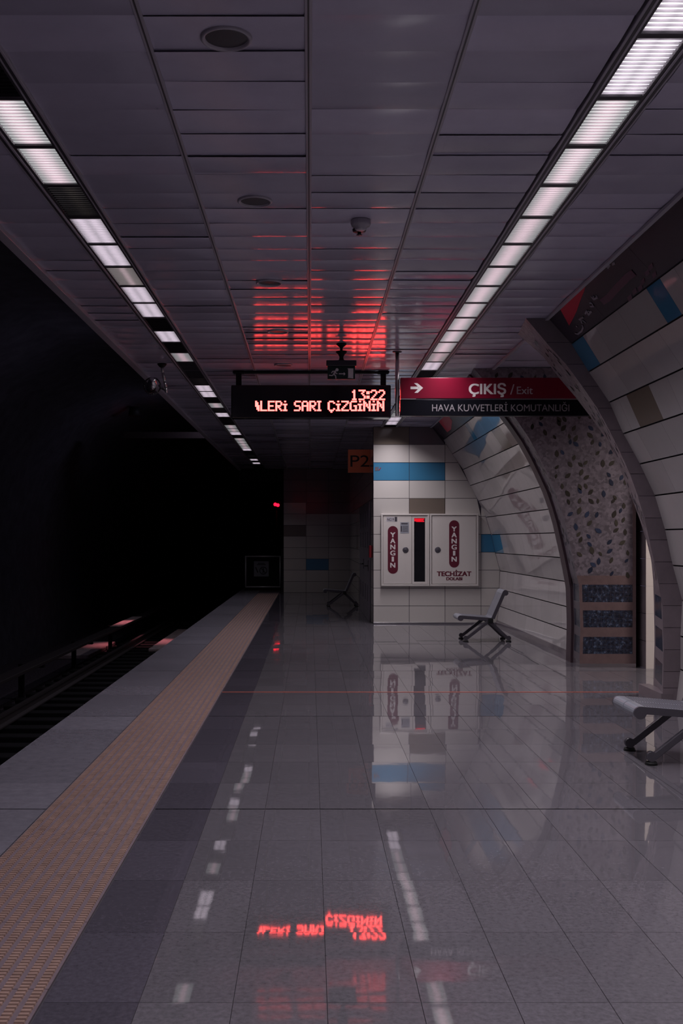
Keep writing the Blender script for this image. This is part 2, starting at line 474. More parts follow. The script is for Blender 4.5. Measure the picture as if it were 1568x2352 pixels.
def rail(name, x, w, label, y1=YF, drop=.006):
    b = MB(); b.box((x-w/2, Y0, CEIL-drop), (x+w/2, y1, CEIL+.03), M['rail'], .002)
    b.box((x-w*.12, Y0, CEIL-drop-.0015), (x+w*.12, y1, CEIL), M['darkmetal'])
    struct(b, name, label, 'ceiling rail')
rail('trim_2', -.66, .030, 'left of the three thin ceiling rails')
rail('trim_3', -.007, .030, 'middle one of the three thin ceiling rails')
rail('trim_4', .628, .030, 'right of the three thin ceiling rails', YE)
# edge trims
b = MB(); b.box((-2.06, Y0, CEIL-.03), (-1.985, YF+.5, CEIL+.12), M['rail'], .004)
b.box((-2.06, Y0, CEIL+.1), (-2.03, YF+.5, CEIL+.9), M['soot'])
struct(b, 'trim_5', 'pale edge profile of the ceiling above the tracks', 'ceiling edge')
b = MB(); b.obox((2.155, Y0, CEIL-.012), (2.155, YE, CEIL-.012), .03, .02, M['rail'], (1, 0, 0))
struct(b, 'trim_6', 'narrow pale strip where ceiling meets the vaulted wall', 'ceiling edge')

# ------------------------------------------------------------------ lamp rows
def lamp_meshes():
    d = {}
    h = MB()
    for sx in (-1, 1):
        h.box((sx*.104-.006, -.30, 0), (sx*.104+.006, .30, .05), M['darkmetal'])
    for sy in (-1, 1):
        h.box((-.104, sy*.2895-.0095, .001), (.104, sy*.2895+.0095, .05), M['darkmetal'])
    h.face([(-.104, -.3, .05), (.104, -.3, .05), (.104, .3, .05), (-.104, .3, .05)], M['black'])
    d['housing'] = h.mesh('housing')
    for st in ('bright', 'pink', 'grey', 'yellow', 'dim', 'faint', 'off'):
        f = MB(); f.face([(-.098, -.28, .016), (-.098, .28, .016), (.098, .28, .016), (.098, -.28, .016)], M['lamp'+st])
        d['face'+st] = f.mesh('lamp_face')
    for st in ('on', 'off'):
        l = MB(); mm = M['louvre'] if st == 'on' else M['louvreoff']
        n = 15
        for i in range(n):
            y = -.28+.56*(i+.5)/n
            l.box((-.098, y-.0012, .004), (.098, y+.0012, .0145), mm)
        # sawtooth side reflector
        for i in range(n):
            y = -.28+.56*i/n
            l.face([(.098, y, .004), (.098, y+.56/n, .004), (.088, y+.28/n, .0145)], mm)
            l.face([(-.098, y, .004), (-.098, y+.56/n, .004), (-.088, y+.28/n, .0145)], mm)
        d['louvre'+st] = l.mesh('louvre')
    return d
LM = lamp_meshes()
words = {'bright': 'brightly lit', 'pink': 'pinkish lit', 'grey': 'greyish lit', 'yellow': 'yellowish half-lit', 'dim': 'dim failing', 'faint': 'faintly grey unlit', 'off': 'dark unlit'}
ORD = ['nearest', 'second', 'third', 'fourth', 'fifth', 'sixth', 'seventh', 'eighth', 'ninth', 'tenth', 'eleventh', 'twelfth', 'thirteenth', 'fourteenth', 'fifteenth', 'sixteenth', 'seventeenth',
       'eighteenth', 'nineteenth', 'twentieth', 'twenty-first', 'twenty-second', 'twenty-third', 'twenty-fourth', 'twenty-fifth', 'twenty-sixth', 'twenty-seventh', 'twenty-eighth', 'twenty-ninth',
       'thirtieth', 'thirty-first', 'thirty-second', 'thirty-third', 'thirty-fourth', 'thirty-fifth', 'thirty-sixth', 'thirty-seventh', 'thirty-eighth', 'thirty-ninth', 'fortieth', 'forty-first', 'forty-second']
LIGHTDATA = {}
def lamp_data(p):
    key = round(p, 3)
    if key not in LIGHTDATA:
        l = D.lights.new('fluorescent_tube', 'AREA'); l.shape = 'RECTANGLE'; l.size = .17; l.size_y = .54
        l.energy = p; l.color = LIGHT_COL; l.spread = R(124)
        LIGHTDATA[key] = l
    return LIGHTDATA[key]
def lamp(x, k, st, power, label, group):
    e = thing('ceiling_light', label, 'ceiling light', group, (x, 5.15+.6*k, CEIL-.006))
    for nm, me in (('housing', LM['housing']), ('lamp_face', LM['face'+st]), ('louvre', LM['louvreon' if st in ('bright', 'pink', 'grey', 'yellow') else 'louvreoff'])):
        o = D.objects.new(nm, me); COL.objects.link(o); o.parent = e
    if power > 0:
        o = D.objects.new('tube_light', lamp_data(power)); COL.objects.link(o); o.parent = e; o.location = (0, 0, -.004)
left = {0: 'pink', 1: 'pink', 2: 'dim', 3: 'bright', 4: 'bright', 5: 'yellow', 6: 'bright', 7: 'bright', 8: 'off', 9: 'bright', 10: 'off', 11: 'grey', 12: 'faint', 13: 'faint', 14: 'dim', 15: 'bright',
        16: 'bright', 17: 'off', 18: 'grey', 19: 'dim', 20: 'bright', 21: 'off', 22: 'off', 23: 'grey', 24: 'grey', 25: 'bright', 26: 'off', 27: 'grey', 28: 'grey', 29: 'grey', 30: 'grey', 31: 'bright',
        32: 'off', 33: 'faint', 34: 'dim', 35: 'off', 36: 'bright', 37: 'off', 38: 'bright'}
PW = {'bright': 1.0, 'pink': .9, 'grey': .6, 'yellow': .4, 'dim': .08, 'faint': 0, 'off': 0}
GL = 'louvred lamps of the row above the platform edge'
GR = 'louvred lamps of the row beside the vaulted wall'
for k in range(-12, 39):
    st = left.get(k, 'off' if k in (-1, -2, -6, -9) else 'pink')
    if k < -1: lab = 'louvred ceiling lamp of the left row behind the viewpoint'
    else: lab = f"{words[st]} louvred ceiling lamp, {ORD[k+1]} in view of the row above the platform edge"
    lamp(-1.413, k, st, POW_L*PW[st]*(.9 if k > 18 else 1), lab, GL)
for k in range(-12, 23):
    st = 'bright' if k in (-3, -2, -1) else 'faint' if k == 13 else 'bright' if k in (12, 21, 22) else 'grey' if k in (11, 19, 20) else 'pink'
    if k < -3: lab = 'louvred ceiling lamp of the right row behind the viewpoint'
    elif k < 13: lab = f"{words[st]} louvred ceiling lamp, {ORD[k+3]} in view of the row beside the vaulted wall"
    elif k == 13: lab = 'faintly grey unlit louvred lamp just above the exit signboard, right row'
    elif k < 21: lab = 'louvred ceiling lamp of the right row hidden above the exit sign'
    else: lab = ('brightly lit louvred ceiling lamp, second out from the cabinet wall' if k == 21 else 'brightly lit louvred ceiling lamp right at the top of the cabinet wall')
    lamp(1.413, k, st, POW_END if k >= 21 else POW_R*PW[st], lab, GR)
# lamp row frames
for nm, x, y1, lb in (('trim_7', -1.413, 28.4, 'dark channel holding the lamp row above the platform edge'), ('trim_8', 1.413, YE, 'dark channel holding the lamp row beside the vaulted wall')):
    b = MB()
    for sx in (-1, 1):
        b.box((x+sx*.112, Y0, CEIL-.012) if sx > 0 else (x-.150, Y0, CEIL-.012), (x+.150, y1, CEIL+.06) if sx > 0 else (x-.112, y1, CEIL+.06), M['rail'], .003)
        b.box((x+sx*.131-.007, Y0, CEIL-.0135), (x+sx*.131+.007, y1, CEIL), M['darkmetal'])
    struct(b, nm, lb, 'lamp channel')
b = MB(); b.box((-1.565, 28.4, CEIL-.004), (-1.265, YF, CEIL+.05), M['black'])
b.box((-2.05, YF+.2, 3.16), (-.755, YF+.3, CEIL+.15), M['black'])  # added fascia that keeps the signal's red streak off the ceiling
struct(b, 'trim_9', 'dark end piece of the ceiling above the gate, with an added fascia blocking signal glare', 'ceiling edge')

# ------------------------------------------------------------------ vaulted right wall (two lengths)
def vault(name, ya, yb, over, label, offs, seedn):
    rnd = random.Random(seedn)
    b = MB()
    back = [[(x+.016, ya, z), (x+.016, yb, z)] for x, z in J]
    b.grid(back, M['joint'], smooth=False)
    g = .0065
    for r in range(12):
        (xa, za), (xb, zb) = J[r], J[r+1]
        L = math.hypot(xb-xa, zb-za); ux, uz = (xb-xa)/L, (zb-za)/L
        p0 = (xa+ux*g, za+uz*g); p1 = (xb-ux*g, zb-uz*g)
        if r == 11: p1 = (xb, 0.004)
        # cuts along the wall
        cuts = {ya, yb}
        y = ya+(offs[r % len(offs)])
        while y < yb-.1:
            if y > ya+.1: cuts.add(round(y, 3))
            y += 1.28 if r == 0 else .64
        for (rr, o0, o1, mm) in over:
            if rr == r:
                for c in list(cuts):
                    if o0-.12 < c < o1+.12 and c not in (ya, yb): cuts.discard(c)
                cuts.add(max(o0, ya)); cuts.add(min(o1, yb))
        cs = sorted(cuts)
        for a, c in zip(cs[:-1], cs[1:]):
            m = M['graphic'] if r == 0 else M['ctile']
            for (rr, o0, o1, mm) in over:
                if rr == r and o0-.001 <= (a+c)/2 <= o1+.001: m = M[mm]
            gy = .0012
            # front faces as thin tiles
            b.face([(p0[0], a+gy, p0[1]), (p1[0], a+gy, p1[1]), (p1[0], c-gy, p1[1]), (p0[0], c-gy, p0[1])], m)
            for q0, q1 in (((p0[0], a+gy, p0[1]), (p0[0], c-gy, p0[1])), ((p1[0], a+gy, p1[1]), (p1[0], c-gy, p1[1]))):
                b.face([q0, q1, (q1[0]+.015, q1[1], q1[2]), (q0[0]+.015, q0[1], q0[2])], M['joint'])
    return b
near_over = [(1, 9.28, 9.68, 'blue'), (1, 7.24, 7.53, 'blue'), (3, 8.57, 9.17, 'taupe'), (1, 4.2, 4.5, 'blue'), (5, 6.2, 6.84, 'taupe')]
b = vault('w', Y0, YA, near_over, '', (.2, .52, .05, .41, .30, .11, .58), 3)
def on_row(r, s, y, off=.0025):
    """point on row r at fraction s down the row and distance y, lifted off the tile"""
    (xa, za), (xb, zb) = J[r], J[r+1]
    L = math.hypot(xb-xa, zb-za); n = (-(za-zb)/L, -(xb-xa)/L)
    # inward normal (towards the platform)
    n = ((zb-za)/L, -(xb-xa)/L)
    return (xa+(xb-xa)*s+n[0]*off, y, za+(zb-za)*s+n[1]*off)
def patch(b, r, pts, m):
    b.face([on_row(r, s, y) for s, y in pts], m)
def stroke(b, r, pts, w, m):
    (xa, za), (xb, zb) = J[r], J[r+1]
    nn = Vector((zb-za, 0, xa-xb))
    for (s0, y0), (s1, y1) in zip(pts[:-1], pts[1:]):
        p, q = Vector(on_row(r, s0, y0, .004)), Vector(on_row(r, s1, y1, .004))
        b.obox(p, q, w, .002, m, nn.cross(q-p))
def band(u, v):
    """point of the dark poster band as (fraction down the row, distance), from the sighting (u, v) of it"""
    u, v = 1150+u/3.751-712, 1240-420-v/3.751; k = v/u
    f = (2.02-2.168*k)/(.233+.21*k)
    return f, F*(2.168+.21*f)/u
patch(b, 0, [(.012, 9.24), (.012, 8.34), (.12, 8.50), (.25, 8.74), (.38, 8.95), (.46, 9.12), (.56, 9.37)], M['redprint'])
for st in ([(640, 1295), (665, 1301), (698, 1275), (710, 1245), (704, 1225)], [(650, 1236), (658, 1234)], [(675, 1178), (712, 1155)], [(688, 1162), (700, 1208)], [(704, 1180), (736, 1206)],
           [(728, 1128), (745, 1098), (754, 1138), (782, 1104)], [(758, 1100), (770, 1118)], [(766, 1036), (782, 1030), (800, 1062), (770, 1062)], [(788, 1046), (806, 1066)],
           [(780, 978), (796, 1002), (800, 972)], [(800, 1002), (832, 986), (824, 968)]):
    stroke(b, 0, [band(*q) for q in st], .016, M['scrawl'])
stroke(b, 0, [band(*q) for q in [(872, 1028), (930, 985), (985, 920), (1040, 865), (1090, 810), (1148, 772)]], .055, M['pinkprint'])
for quad in ([(880, 700), (915, 684), (945, 712), (925, 742)], [(958, 690), (980, 680), (986, 702), (962, 712)]): patch(b, 0, [band(*q) for q in quad], M['scrawl'])
for (u, v) in ((1090, 985), (1130, 930), (1180, 900), (1240, 770), (1270, 720), (1300, 790), (1200, 850)):
    patch(b, 0, [band(u, v), band(u+34, v-34), band(u+44, v+6), band(u+12, v+40)], M['pinkprint'])
struct(b, 'wall_right', 'vaulted tiled wall nearest the viewpoint, with dark poster band on top', 'wall')

far_over = [(1, 16.1, 16.4, 'blue'), (2, 14.3, 14.9, 'taupe'), (7, 18.1, 18.96, 'blue')]
b = vault('w', YT, YE, far_over, '', (.3, .05, .44, .18, .5), 5)
patch(b, 0, [(.0, 18.0), (.0, 16.9), (.5, 17.0), (.8, 17.6), (.8, 18.1)], M['redprint'])
b.prism([(3.33, 0), (3.315, 0), (3.325, .07), (3.342, .07)], YT, YE, M['darktile'])
struct(b, 'wall_right_far', 'vaulted tiled wall between the far arch and the cabinet wall', 'wall')

# ------------------------------------------------------------------ flat tiled walls
def tile_wall(b, ncol, nrow, w, h, fn, colours, base=None, gap=.004, zmax=CEIL, clip=None):
    """fn(u, v) -> point of the wall; colours[(col,row)] = material"""
    for c in range(ncol):
        for r in range(nrow):
            u0, u1 = c*w+gap, (c+1)*w-gap
            v0, v1 = r*h+gap, min((r+1)*h-gap, zmax)
            if v1 <= v0: continue
            m = M[colours.get((c, r), 'tile')]
            ua, ub = u1, u1
            if clip:
                ua, ub = min(u1, clip(v0)), min(u1, clip(v1))
                if ua <= u0+.01 and ub <= u0+.01: continue
                ua, ub = max(ua, u0+.002), max(ub, u0+.002)
            b.face([fn(u0, v0), fn(ua, v0), fn(ub, v1), fn(u0, v1)], m)

b = MB()
zs = [p[1] for p in J]
poly = [(XS, 0.0), (XS, CEIL)] + J
b.face([(x, YE+.006, z) for x, z in poly], M['joint'])
b.face([(3.3, YE+.008, 0), (3.3, YE+.008, 4), (5, YE+.008, 4), (5, YE+.008, 0)], M['joint'])
cols = {(0, 8): 'blue', (1, 8): 'blue', (1, 6): 'taupe', (0, 10): 'taupe', (3, 4): 'blue', (1, 10): 'darktile'}
tile_wall(b, 4, 11, .64, .32, lambda u, v: (XS+u, YE, v), cols, clip=lambda v: P(v)-XS-.004)
# side (towards the tracks)
b.face([(XS, YE, 0), (XS, YE, CEIL), (XS, YF, CEIL), (XS, YF, 0)], M['joint'])
tile_wall(b, 17, 11, .66, .32, lambda u, v: (XS-.006, YE+.01+u, v), {(9, 4): 'taupe', (12, 7): 'taupe'})
# small sticker on the blue tile
b.box((XS+.035, YE-.004, 2.735), (XS+.065, YE-.001, 2.80), M['pinkstone'])
b.box((XS+.075, YE-.004, 2.735), (XS+.092, YE-.001, 2.805), M['pinkstone'])
b.obox((XS+.10, YE-.003, 2.74), (XS+.135, YE-.003, 2.79), .003, .012, M['callred'])
struct(b, 'wall_end', 'white tiled end wall with a blue tile band, carrying the fire cabinets', 'wall')
b = MB(); b.box((XS, YE-.022, 0), (3.31, YE, .03), M['steel'], .004)
struct(b, 'baseboard_end', 'low steel skirting under the cabinet wall', 'skirting')

b = MB()
b.face([(-.755, YF+.006, 0), (-.755, YF+.006, CEIL), (XS+.1, YF+.006, CEIL), (XS+.1, YF+.006, 0)], M['joint'])
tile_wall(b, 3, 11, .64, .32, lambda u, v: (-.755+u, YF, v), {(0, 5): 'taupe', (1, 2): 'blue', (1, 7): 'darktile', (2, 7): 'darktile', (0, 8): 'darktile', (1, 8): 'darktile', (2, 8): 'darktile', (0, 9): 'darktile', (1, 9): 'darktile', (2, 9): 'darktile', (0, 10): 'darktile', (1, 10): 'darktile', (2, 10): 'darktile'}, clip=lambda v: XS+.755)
b.face([(-.755, YF, 0), (-.755, YF+2.5, 0), (-.755, YF+2.5, CEIL), (-.755, YF, CEIL)], M['soot'])
struct(b, 'wall_back', 'dim tiled wall closing the far end of the platform', 'wall')

# ------------------------------------------------------------------ tunnel
b = MB()
b.face([(-2.0, Y0, -1.2), (-7.2, Y0, -1.2), (-7.2, 60, -1.2), (-2.0, 60, -1.2)], M['ballast'])
b.face([(2, YF+2.4, -1.2), (-2, YF+2.4, -1.2), (-2, 60, -1.2), (2, 60, -1.2)], M['ballast'])
struct(b, 'ground', 'dark ballast of the track bed', 'track bed')
b = MB()
arc = [(-6.6, -1.2), (-6.7, .5), (-6.6, 1.8), (-6.2, 3.2), (-5.4, 4.3), (-4.2, 4.9), (-2.0, 5.0), (2.5, 5.0)]
b.grid([[(x, Y0, z), (x, 60, z)] for x, z in arc], M['soot'])
b.face([(-7, 60, -1.2), (3, 60, -1.2), (3, 60, 5.2), (-7, 60, 5.2)], M['soot'])
b.face([(2.5, YF, -1.2), (2.5, 60, -1.2), (2.5, 60, 5.2), (2.5, YF, 5.2)], M['soot'])
struct(b, 'wall_left', 'black tunnel lining across the tracks', 'tunnel wall')
b = MB(); b.box((-4.5, 25.6, 3.95), (-2.15, 26.0, 4.10), mat('dusty beam', (.016, .009, .010), .8, .2))
struct(b, 'beam', 'barely visible reddish beam across the dark tunnel', 'beam')

def rail_poly(x, z):
    return [(x-.07, z), (x+.07, z), (x+.07, z+.02), (x+.015, z+.04), (x+.015, z+.12), (x+.036, z+.13), (x+.036, z+.165), (x-.036, z+.165), (x-.036, z+.13), (x-.015, z+.12), (x-.015, z+.04), (x-.07, z+.02)]
M['railsteel'] = mat('worn rail steel', (.06, .05, .055), .5, .4, metal=.6)
for x, lb in ((-2.85, 'rail of the track nearer to the platform'), (-4.285, 'rail of the track farther from the platform')):
    b = MB(); b.prism(rail_poly(x, -1.09), Y0, 59, M['railsteel'])
    tag(b.build('track_rail', recalc=True), lb, 'rail')
sl = MB(); sl.box((-4.80, -.13, -.1), (-2.34, .13, .02), M['black'], .015)
sm = sl.mesh('sleeper')
yy = 7.0
while yy < 46:
    o = D.objects.new('sleeper', sm); COL.objects.link(o); o.location = (0, yy, -1.12)
    tag(o, 'dark sleeper under the rails in the black track bed', 'sleeper', 'sleepers under the tracks'); yy += .65
M['cover'] = mat('conductor rail cover', (.022, .017, .020), .6, .3)
t = thing('conductor_rail', 'covered conductor rail on brackets beside the far track rail', 'conductor rail')
b = MB(); b.box((-4.75, 8, -.62), (-4.50, 58, -.56), M['cover'], .01); b.build('cover', t)
M['plate'] = mat('pale light catcher', (.34, .27, .28), .8, .2, noise=.3, nscale=9)  # pale colour for pieces added to catch the red light
b = MB(); b.box((-4.755, 25.2, -.565), (-4.495, 28.4, -.548), M['plate'], .004); b.build('cover_catch_plate', t)  # pale plate added so the red pool shows on the cover
for y in (10, 14, 18, 22, 26, 30):
    b = MB(); b.box((-4.93, y-.05, -1.2), (-4.85, y+.05, -.6), M['black']); b.box((-4.93, y-.05, -.66), (-4.5, y+.05, -.62), M['black']); b.build('bracket', t)
M['plate'] = mat('pale light catcher', (.34, .27, .28), .8, .2, noise=.3, nscale=9)
b = MB(); b.box((-3.75, 24.6, -1.098), (-3.35, 30.0, -1.02), M['plate'], .02)  # pale piece added between the rails to show the red pool
tag(b.build('catch_plate'), 'added low pale plate catching red light between the two rails, far along the track', 'added plate')
b = MB(); b.box((-6.0, 24.0, -1.2), (-4.98, 27.2, -1.10), M['plate'], .02)  # slab added in the outline of the red pool to brighten it
tag(b.build('catch_slab'), 'added pale slab catching a pool of red light beyond the rails', 'slab')
b = MB(); b.tube([(-2.25, 10.2, -1.165), (-2.26, 10.5, -1.1), (-2.4, 10.8, -1.02), (-2.6, 11.3, -.92), (-2.65, 11.8, -.85), (-2.5, 12.3, -.86), (-2.3, 12.6, -1.0), (-2.2, 12.9, -1.165)], .035, M['rubber'])
tag(b.build('cable'), 'thick black cable looping off the track bed beside the platform', 'cable')
b = MB(); b.box((-2.30, 9.0, -1.2), (-2.09, 9.5, -.86), M['black'], .03)
tag(b.build('junction_box'), 'black box on the track bed beside the platform edge', 'junction box')
t = thing('tunnel_lamp', 'dark red-glowing lamp under the tunnel crown over the tracks', 'lamp', None, (-4.3, 26.0, 4.75))
b = MB(); b.cyl((0, 0, 0), (0, 0, -.22), .12, M['black'], .15); b.build('lamp_body', t)
l = D.lights.new('red_spot', 'SPOT'); l.energy = 1500; l.color = (1, .30, .34); l.spot_size = R(30); l.spot_blend = .8; l.shadow_soft_size = .08
o = D.objects.new('bulb', l); COL.objects.link(o); o.parent = t; o.location = (0, 0, -.3)

for y in (2, 9.5, 17, 25):  # added lamps, kept out of view, that lift the tunnel's blacks
    t = thing('tunnel_fill_lamp', 'added bluish fill lamp hidden above the ceiling edge, brightening the tunnel', 'lamp', 'added fill lamps along the tunnel', (-2.35, y, 4.5))
    b = MB(); b.box((-.1, -.5, -.04), (.1, .5, .06), M['black'], .01); b.box((-.06, -.45, -.05), (.06, .45, -.04), M['lampfaint']); b.build('lamp_body', t)
    l = D.lights.new('fill_tube', 'AREA'); l.shape = 'RECTANGLE'; l.size = .1; l.size_y = .9; l.energy = TUN; l.color = (.72, .72, 1)
    o = D.objects.new('tube_light', l); COL.objects.link(o); o.parent = t; o.location = (-.02, 0, -.055); o.rotation_euler = (0, R(50), 0)

# ------------------------------------------------------------------ arches
def leaf(b, c, ux, uz, n, L, ang, m):
    """almond leaf on a plane: c centre, ux/uz plane axes, n lift"""
    ca, sa = math.cos(ang), math.sin(ang); pts = []
    W = L*.27
    prof = [(-.5, 0), (-.3, .7), (-.05, 1), (.22, .75), (.5, 0), (.22, -.75), (-.05, -1), (-.3, -.7)]
    for p, q in prof:
        a, d = p*L, q*W
        u, v = a*ca-d*sa, a*sa+d*ca
        pts.append(Vector(c)+Vector(ux)*u+Vector(uz)*v+Vector(n)*.003)
    b.face(pts, m)
BANDS = [(.973, .768), (.671, .471), (.359, .159)]
def reveal(b, c0, c1, ya, yb, rnd, nleaf, mos='mosaic', st='stone'):
    zs = sorted({z for z in [3.52, 3.3, 3.1, 2.9, 2.7, 2.5, 2.3, 2.1, 1.9, 1.7, 1.5, 1.3, 1.15, 1.05]} | {q for p in BANDS for q in p} | {0.0, .07}, reverse=True)
    fr = [0, .10, .86, 1]
    rows = [[(curve_at(c0, z)*(1-f)+curve_at(c1, z)*f, ya*(1-f)+yb*f, z) for f in fr] for z in zs]
    def mf(i, j):
        zm = (zs[i]+zs[i+1])/2
        if zm < .07: return M['darktile']
        if zm > 1.05: return M[mos]
        if j == 1 and any(a > zm > d for a, d in BANDS): return M['bluemosaic']
        return M[st]
    b.grid(rows, None, False, matf=mf)
    for _ in range(nleaf):
        f = rnd.uniform(.1, .9); z = rnd.uniform(1.12, 3.4)
        p = Vector((curve_at(c0, z)*(1-f)+curve_at(c1, z)*f, ya*(1-f)+yb*f, z))
        dz = Vector((curve_at(c0, z+.02)-curve_at(c0, z-.02), 0, .04)).normalized()
        dy = Vector((curve_at(c1, z)-curve_at(c0, z), yb-ya, 0)).normalized()
        n = dz.cross(dy).normalized()
        if n.x > 0: n = -n
        leaf(b, p, dy, dz, n, rnd.uniform(.06, .09), rnd.uniform(.9, 2.4), M[rnd.choice(['leafblue', 'leafgreen'])])
rnd = random.Random(4)
zz = [3.52, 3.3, 3.1, 2.9, 2.7, 2.5, 2.3, 2.1, 1.9, 1.7, 1.5, 1.3, 1.1, .9, .7, .5, .3, .15, 0]
b = MB()
# front face towards the viewer in stone blocks
for i in range(len(zz)-1):
    a, c = zz[i], zz[i+1]; g = .002
    b.face([(curve_at(CB, a), YA, a-g), (P(a)+.02, YA, a-g), (P(c)+.02, YA, c+g), (curve_at(CB, c), YA, c+g)], M['stone'])
b.grid([[(curve_at(CB, z)+.01, YA+.004, z), (P(z)+.3, YA+.004, z)] for z in zz], M['joint'], False)
reveal(b, CB, CC, YA, YB, rnd, 95)
# plinth and far face
b.prism([(3.195, 0), (3.195, .10), (3.3, .10), (3.3, 0)], YA-.012, YB-.1, M['stone'])
b.grid([[(curve_at(CC, z), YB, z), (9.0, YB, z)] for z in zz], M['stone'], False)
struct(b, 'trim_10', 'near stone and pebble-mosaic arch of the side passage', 'arch')

b = MB()
# leaf mosaic panel facing the viewer
zs = sorted({3.52, 3.3, 3.1, 2.9, 2.7, 2.5, 2.3, 2.1, 1.9, 1.7, 1.5, 1.3, 1.15, 1.08} | {q for p in BANDS for q in p} | {0.0, .045}, reverse=True)
def mf(i, j):
    zm = (zs[i]+zs[i+1])/2
    if zm < .045: return M['steel']
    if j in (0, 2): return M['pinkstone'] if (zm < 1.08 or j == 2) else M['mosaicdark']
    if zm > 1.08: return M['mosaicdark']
    if any(a > zm > d for a, d in BANDS): return M['bluemosaic']
    return M['pinkstone']
PXR = 3.83
b.grid([[(curve_at(CB, z)-.045, YC, z), (max(curve_at(CB, z)-.01, 0), YC, z), (PXR-.04, YC, z), (PXR, YC, z)] for z in zs], None, False, matf=mf)
for i in range(21):
    for j in range(12):
        z = 1.12+i*.115+rnd.uniform(-.045, .045); x0 = curve_at(CB, z)
        x = 2.2+j*.135+rnd.uniform(-.05, .05)
        if x < x0+.03 or x > PXR-.07: continue
        if rnd.random() < .12: continue
        leaf(b, (x, YC, z), (1, 0, 0), (0, 0, 1), (0, -1, 0), rnd.uniform(.06, .10), rnd.uniform(.5, 2.6), M[rnd.choice(['leafblue', 'leafgreen', 'leafgreen'])])
# reveal and maroon edge
CD = [(x-.045, z) for x, z in CB]
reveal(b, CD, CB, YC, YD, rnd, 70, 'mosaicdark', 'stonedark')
b.grid([[(curve_at(CB, z), YD, z), (curve_at(CB, z)-.03, YD, z), (curve_at(CB, z)-.01, YT, z), (P(z)+.02, YT, z)] for z in zz], M['trimred'], False)
# right flank of the pier
b.face([(PXR, YC, 0), (PXR, YC, CEIL), (PXR, 13.4, CEIL), (PXR, 13.4, 0)], M['stone'])
struct(b, 'trim_11', 'far arch pier with leaf mosaic above three blue mosaic bands', 'arch')

# passage: recess, white wall, near side, end
b = MB()
b.face([(PXR, 13.2, 0), (PXR, 13.2, CEIL), (4.1, 13.2, CEIL), (4.1, 13.2, 0)], M['bluemosaic'])
WX = 3.905
for i in range(11):
    z0, z1 = i*.32+.003, (i+1)*.32-.003
    b.face([(WX, 12.36, z0), (WX, 12.36, z1), (WX, 13.2, z1), (WX, 13.2, z0)], M['stone'])
    for j in range(8):
        x0 = WX+j*.64+.0005
        b.face([(x0, 12.36, z0-.0026), (x0+.639, 12.36, z0-.0026), (x0+.639, 12.36, z1+.0026), (x0, 12.36, z1+.0026)], M['wallgrey'])
b.face([(WX+.004, 12.364, 0), (9, 12.364, 0), (9, 12.364, CEIL), (WX+.004, 12.364, CEIL)], M['joint'])
b.face([(9, 10.3, 0), (9, 12.5, 0), (9, 12.5, CEIL), (9, 10.3, CEIL)], M['wallgrey'])
struct(b, 'wall_passage', 'bright white wall of the side passage seen past the arch pier', 'wall')
t = thing('passage_lamp', 'ceiling lamp lighting the side passage', 'ceiling light', None, (5.2, 11.4, CEIL-.03))
b = MB(); b.box((-.3, -.1, 0), (.3, .1, .03), M['lamppink'], .004); b.build('diffuser', t)
l = D.lights.new('passage_tube', 'AREA'); l.shape = 'RECTANGLE'; l.size = .6; l.size_y = .2; l.energy = 75; l.color = (1, .9, .84); l.spread = R(150)
o = D.objects.new('tube_light', l); COL.objects.link(o); o.parent = t; o.location = (0, 0, -.01)

# ------------------------------------------------------------------ ceiling fittings
for i, (x, y) in enumerate(((-.337, 4.275), (-.329, 6.33), (-.321, 8.34), (-.312, 10.29), (-.311, 12.27))):
    t = thing('ceiling_speaker', ('round flush ceiling speaker nearest the viewpoint', 'second round ceiling speaker, just before the red reflections start', 'third round ceiling speaker, at the first faint red streaks',
              'fourth round ceiling speaker, dark amid the brightest red reflection', 'farthest round ceiling speaker, just in front of the red text display')[i], 'speaker', 'round ceiling speakers', (x, y, CEIL))
    b = MB(); b.lathe([(.085, .0), (.09, -.010), (.098, -.012), (.104, -.006), (.105, .004)], (0, 0, 0), M['rail']); b.build('rim', t)
    b = MB(); b.lathe([(0, -.004), (.05, -.003), (.087, .0)], (0, 0, 0), M['darkmetal']); b.build('grille', t)

t = thing('smoke_detector', 'small round smoke detector hanging under the ceiling', 'smoke detector', None, (.32, 6.72, CEIL))
b = MB(); b.lathe([(0, -.012), (.042, -.012), (.045, 0)], (0, .2, 0), M['darkmetal']); b.lathe([(.012, 0), (.012, -.03), (.02, -.034), (0, -.034)], (0, .2, 0), M['darkmetal']); b.build('mount_plate', t)
b = MB(); b.lathe([(.062, 0), (.064, -.02), (.058, -.035), (.04, -.042), (.036, -.055), (.026, -.062), (0, -.063)], (0, 0, 0), M['rail']); b.build('detector_head', t)

# emergency exit sign
SE = 222.8
ex = lambda p: (p-712)/SE
ez = lambda p: 1.5+(1240-p)/SE
t = thing('emergency_exit_sign', 'unlit dark green running-man exit sign hanging from a ceiling stem', 'exit sign')
b = MB(); b.lathe([(0, 0), (.055, 0), (.05, -.01), (.02, -.035), (.013, -.05), (.016, -.10), (.0, -.10)], (.322, 10.95, CEIL), M['black'])
b.lathe([(.0, 0), (.055, 0), (.058, -.008), (.035, -.03), (.02, -.06), (.024, -.085), (.045, -.10), (0, -.10)], (.322, 10.95, ez(807)), M['black']); b.build('stem', t)
b = MB(); b.box((ex(749), 10.90, ez(842)), (ex(818), 11.0, ez(829)), M['darkmetal'], .006); b.build('housing', t)
b = MB(); b.box((ex(752), 10.93, ez(871.5)), (ex(815), 10.97, ez(842)), M['exitgreen'], .003); b.build('panel', t)
b = MB()
y = 10.9285
def zx(u, v): return (ex(730+u/7.84), y, ez(780+v/7.84))
